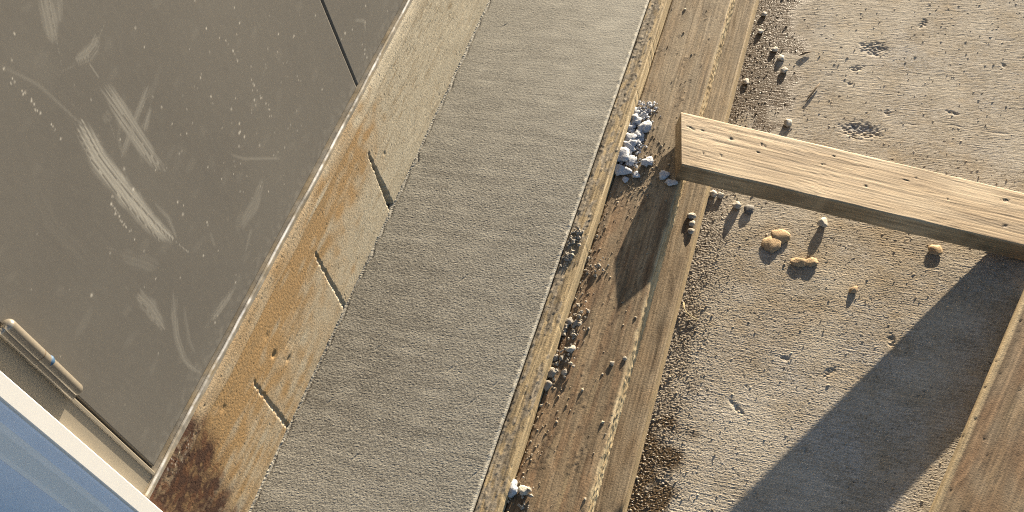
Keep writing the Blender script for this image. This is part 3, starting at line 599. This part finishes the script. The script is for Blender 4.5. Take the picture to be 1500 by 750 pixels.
STONES = [
    (-0.1682,0.9177,0,0.0073,0.0066,0.0090,'pale','pebble','pebble','pale grey pebble just below the leaning brace, casting a long narrow shadow'),
    (-0.1503,0.9147,0,0.0073,0.0079,0.0050,'dark','pebble','pebble','dark grey pebble right beside the pale one under the leaning brace'),
    (-0.0477,0.9069,0,0.0073,0.0079,0.0095,'pale','pebble','pebble','white tipped pebble touching the lower edge of the brace, shadow pointing at tan clod'),
    (-0.1,0.8743,0,0.0136,0.0118,0.0046,'tan','clod','clod','upper half of the split tan clod on the concrete slab'),
    (-0.1097,0.8593,0,0.0136,0.0144,0.0046,'tan','clod','clod','lower half of the split tan clod on the concrete slab'),
    (-0.0701,0.8347,0,0.0105,0.0079,0.0046,'tan','clod','clod','left lump of the flat tan crust with a square shadow on the slab'),
    (-0.0535,0.8377,0,0.0105,0.0079,0.0046,'tan','clod','clod','right lump of the flat tan crust with a square shadow on the slab'),
    (0.1003,0.8865,0,0.0095,0.0092,0.0046,'tan','clod','clod','small tan clod alone near the dark edge of the brace shadow'),
    (0.0056,0.8035,0,0.0052,0.0066,0.0046,'tan','pebble','pebble','tiny brown pebble alone in the middle of the open slab'),
    (-0.2205,0.8631,0.034,0.0069,0.0049,0.0050,'pale','pebble','pebble','topmost of three little stones in a row on the lower board'),
    (-0.2179,0.8505,0.034,0.0049,0.0049,0.0040,'pale','pebble','pebble','middle one of three little stones in a row on the lower board'),
    (-0.2162,0.8375,0.034,0.0049,0.0049,0.0040,'pale','pebble','pebble','lowest of three little stones in a row on the lower board'),
    (-0.2045,0.9334,0,0.0063,0.0066,0.0060,'pale','pebble','pebble','white pebble at the corner of brace and lower board, nearer the board'),
    (-0.1936,0.933,0,0.0052,0.0052,0.0050,'pale','pebble','pebble','white pebble at the corner of brace and lower board, farther from the board'),
    (-0.1225,1.0858,0,0.0063,0.0079,0.0080,'pale','pebble','pebble','pebble just above the upper edge of the leaning brace'),
    (-0.1449,1.1979,0,0.0063,0.0066,0.0042,'pale','pebble','pebble','whitish pebble above the brace with a pointed shadow on wet concrete'),
    (-0.167,1.2436,0,0.0052,0.0052,0.0042,'pale','pebble','pebble','upper white pebble of the pair in the wet dark patch'),
    (-0.1546,1.2261,0,0.0063,0.0066,0.0042,'pale','pebble','pebble','lower white pebble of the pair in the wet dark patch'),
    (-0.1978,1.3251,0,0.0052,0.0052,0.0042,'pale','pebble','pebble','whitish pebble at the top against the edge of lower board'),
    (-0.1961,1.2821,0,0.0052,0.0052,0.0042,'pale','pebble','pebble','pebble with dark shadow beside lower board, second from the top'),
    (-0.1988,1.1667,0,0.0052,0.0066,0.0042,'pale','pebble','pebble','pebble touching the lower board just above the brace'),
    (-0.2166,0.7794,0,0.0042,0.0052,0.0050,'pale','pebble','pebble','pebble wedged against the lower board below the three little stones'),
    (-0.2136,0.7566,0,0.0042,0.0052,0.0060,'pale','pebble','pebble','pebble against the lower board just above the dry straw'),
    (-0.311,0.9436,0.145,0.0059,0.0061,0.0045,'rubble','rubble_lump','rubble','topmost grey concrete lump of the heap against the form board'),
    (-0.2988,0.9406,0.145,0.0049,0.0061,0.0035,'rubble','rubble_lump','rubble','small lump at the top right corner of the concrete heap'),
    (-0.307,0.9274,0.145,0.0078,0.0086,0.0070,'rubble','rubble_lump','rubble','second grey lump from the top of the heap, against the form board'),
    (-0.2913,0.9174,0.145,0.0078,0.0086,0.0060,'rubble','rubble_lump','rubble','rough lump on the right side of the upper heap'),
    (-0.3103,0.9134,0.145,0.0059,0.0073,0.0060,'rubble','rubble_lump','rubble','dark sided lump low in the upper heap beside form board'),
    (-0.2968,0.9044,0.145,0.0069,0.0073,0.0050,'rubble','rubble_lump','rubble','flat lump in the middle of the concrete heap'),
    (-0.3064,0.8935,0.145,0.0078,0.0073,0.0065,'rubble','rubble_lump','rubble','ridged lump halfway down the concrete heap'),
    (-0.2943,0.8902,0.145,0.0049,0.0061,0.0040,'rubble','rubble_lump','rubble','small lump on the right edge halfway down the heap'),
    (-0.304,0.8801,0.145,0.0078,0.0073,0.0065,'rubble','rubble_lump','rubble','lump directly above the big bluish one in the heap'),
    (-0.3089,0.8623,0.145,0.0098,0.0123,0.0090,'rubble','rubble_lump','rubble','biggest bluish grey lump of the concrete heap'),
    (-0.2952,0.8554,0.145,0.0059,0.0073,0.0045,'rubble','rubble_lump','rubble','lump right of the biggest bluish one in the heap'),
    (-0.3034,0.8362,0.145,0.0127,0.0086,0.0070,'rubble','rubble_lump','rubble','wide bluish lump at the bottom of the concrete heap'),
    (-0.2836,0.8339,0.145,0.0049,0.0049,0.0030,'rubble','rubble_lump','rubble','small crumb at the bottom right of the concrete heap'),
    (-0.2744,0.8572,0.145,0.0078,0.0073,0.0050,'rubble','rubble_lump','rubble','separate grey lump standing between the heap and brace end'),
    (-0.2472,0.8381,0.145,0.0059,0.0061,0.0040,'rubble','rubble_lump','rubble','grey lump tucked beside the end of the brace'),
    (-0.2358,0.8272,0.145,0.0078,0.0049,0.0035,'rubble','rubble_lump','rubble','flat grey crumb under the corner of the brace end'),
    (-0.2959,0.8238,0.145,0.0039,0.0049,0.0025,'rubble','rubble_lump','rubble','tiny crumb hanging below the bottom of the concrete heap'),
    (-0.3085,0.5973,0.145,0.0059,0.0061,0.0045,'grit','rubble_lump','rubble','left stone of the small trio against the form board'),
    (-0.3005,0.5961,0.145,0.0049,0.0049,0.0040,'grit','rubble_lump','rubble','right stone of the small trio against the form board'),
    (-0.3111,0.5853,0.145,0.0039,0.0049,0.0035,'grit','rubble_lump','rubble','lowest stone of the small trio against the form board'),
    (-0.2963,0.5601,0.145,0.0059,0.0049,0.0045,'pale','pebble','pebble','lone pale pebble below the stone trio on the stained plank'),
    (-0.3122,0.5455,0.145,0.0049,0.0061,0.0045,'grit','rubble_lump','rubble','top stone of the row of three below the lone pale pebble'),
    (-0.3092,0.5242,0.145,0.0069,0.0086,0.0060,'grit','rubble_lump','rubble','middle stone of the row of three below the lone pale pebble'),
    (-0.3093,0.5076,0.145,0.0069,0.0086,0.0060,'grit','rubble_lump','rubble','lowest stone of the row of three below the lone pale pebble'),
    (-0.2955,0.5278,0.145,0.0049,0.0061,0.0035,'grit','rubble_lump','rubble','crumbly stone right of the row of three on the plank'),
    (-0.2445,0.5518,0.145,0.0034,0.0037,0.0025,'grit','pebble','pebble','left one of the two tiny pebbles mid plank'),
    (-0.2314,0.561,0.145,0.0034,0.0037,0.0025,'grit','pebble','pebble','right one of the two tiny pebbles mid plank'),
    (-0.3121,0.3781,0.145,0.0069,0.0098,0.0070,'rubble','rubble_lump','rubble','bluish lump at the lower end of form board, leaning against it'),
    (-0.2979,0.3776,0.145,0.0069,0.0061,0.0060,'pale','rubble_lump','rubble','block with pale top beside the lowest bluish lump'),
]
GRP = dict(pebble='loose pebbles', clod='tan clods on the slab', rubble_lump='concrete rubble along the form board')
for i, (x, y, z, rx, ry, hh, c, nm, cat, lab) in enumerate(STONES):
    zz = float(ground_z(x, y)) if z == 0 else z
    k_ = 1.2 if c == 'rubble' else (.82 if c == 'grit' else 1.0)
    o = stone(nm, x, y, zz, rx*k_, ry*k_, hh*(1+.3*(k_ > 1)), M[c], 50+i, (1.9 if c == 'rubble' else 1.4) if c in ('rubble', 'grit') else (1.1 if c == 'tan' else 1.1), c != 'rubble')
    tag(o, lab, cat, GRP[nm])
# pebble on the brace
pp = org + bu*.494 + bv*(-.008) + bn*(BT+.0002)
o = stone('pebble', pp.x, pp.y, pp.z-.001, .006, .006, .006, M['pale'], 9); tag(o, 'white pebble lying on the brace near its lower end', 'pebble', GRP['pebble'])
# twig, chip and straw
t1 = tube('twig', [(-.0880, 1.1760, .0026), (-.0930, 1.1630, .0030), (-.0985, 1.1480, .0024), (-.1034, 1.1353, .0018)], [.0007, .0015, .0016, .0005], M['twig'], n=8); tag(t1, 'dark straight splinter lying on the slab above the brace', 'twig')
t2 = tube('wood_chip', [(-.110, 1.2440, .0022), (-.1190, 1.2400, .0030), (-.1280, 1.2330, .0022)], [.0006, .0019, .0006], M['twig'], n=8); tag(t2, 'short wood chip beside the pair of white pebbles', 'wood chip')
t3 = tube('straw', [(-.2066, .7400, .0035), (-.2045, .7310, .0045), (-.1990, .7245, .0040), (-.1900, .7200, .0030), (-.1830, .7175, .0018)], .0007, M['straw'], n=6); tag(t3, 'curled dry straw against the lower board', 'straw')

# ------------------------------------------------------------------ loose grit nobody could count
OV = np.array([(1, 0, 0), (-1, 0, 0), (0, 1, 0), (0, -1, 0), (0, 0, 1), (0, 0, -1)], float)
OF = np.array([(0, 2, 4), (2, 1, 4), (1, 3, 4), (3, 0, 4), (2, 0, 5), (1, 2, 5), (3, 1, 5), (0, 3, 5)])
def grit(name, P_, S_, T_, label, seed):
    r = np.random.default_rng(seed); n = len(P_)
    v = OV[None]*(S_[:, None, None]*r.uniform(.6, 1.3, (n, 6, 1)))*np.array([1, 1, .75]); a = r.uniform(0, 6.28, n)
    c, s = np.cos(a), np.sin(a); x = v[..., 0]*c[:, None]-v[..., 1]*s[:, None]; y = v[..., 0]*s[:, None]+v[..., 1]*c[:, None]
    v = np.stack([x, y, v[..., 2]], -1)+P_[:, None]+np.array([0, 0, 1])*S_[:, None, None]*.3
    f = OF[None]+(np.arange(n)*6)[:, None, None]
    o = mesh_np(name, v.reshape(-1, 3), f.reshape(-1, 3), M['grit_mix'], attrs=dict(tone=np.repeat(T_, 6)), smooth=False)
    return tag(o, label, 'grit', kind='stuff')
r = np.random.default_rng(7)
n = 5200
gxx = np.concatenate([-.2095+np.abs(r.normal(0, .026, 3300)), r.uniform(-.205, .24, n-3300)]); gyy = r.uniform(.42, 1.44, n)
keep = (gxx < .26) & (r.random(n) < np.where(gyy < .80, .62, np.where(gyy > 1.06, .28, .35))*np.where(gxx > -.12, .55, 1.0)); gxx = gxx[keep]; gyy = gyy[keep]
sz = np.clip(r.lognormal(-7.15, .42, len(gxx)), .0004, .0022)
grit('loose_grit', np.stack([gxx, gyy, ground_z(gxx, gyy)], -1), sz, r.random(len(gxx))**1.5, 'loose sandy grit scattered over the slab beside the lower board', 3)
cn = 520; cxs = np.concatenate([r.normal(-.2985, .008, 300), r.normal(-.300, .008, 120), r.normal(-.329, .004, 100)]); cys = np.concatenate([r.uniform(.845, .965, 300), r.choice([.37, .55, .585, .61, .68], 120)+r.normal(0, .010, 120), np.where(r.random(100) < .5, .674, .708)+r.normal(0, .007, 100)])
cxs[:420] = np.maximum(cxs[:420], -.3105); cxs[420:] = np.clip(cxs[420:], -.3355, -.316); csz = np.clip(r.lognormal(-6.35, .40, cn), .0008, .0034)
cz_ = np.where(cxs < -.315, .1664, .1452+r.random(cn)*.004*(cxs < -.285))
for nm_, sl_, m_, lb_ in (('rubble_crumbs', slice(0, 300), 'rubble', 'pale crumbs of concrete between the lumps of the rubble heap'), ('concrete_crumbs', slice(300, cn), 'grit', 'dull crumbs along the lower form board and on its top')):
    cr = grit(nm_, np.stack([cxs[sl_], cys[sl_], cz_[sl_]], -1), csz[sl_], r.random(len(cxs[sl_]))*.3, lb_, 6)
    cr.data.materials.clear(); cr.data.materials.append(M[m_])
n = 480
px_ = np.concatenate([-.3115+r.exponential(.008, 330), r.uniform(-.31, -.227, n-330), r.normal(-.280, .016, 330)]); py_ = np.concatenate([r.uniform(.30, .95, 330), r.uniform(.3, 1.3, n-330), r.normal(.835, .028, 330)])
n = len(px_); px_ = np.maximum(px_, -.3118)
keep = (px_ < -.227) & ~((py_ > .83) & (px_ > -.24)); px_ = px_[keep]; py_ = py_[keep]
sz = np.clip(r.lognormal(-7.0, .45, len(px_)), .0004, .0026)
grit('plank_grit', np.stack([px_, py_, np.full(len(px_), .145)], -1), sz, r.random(len(px_)), 'fine crumbs and grit lying on the stained plank', 4)
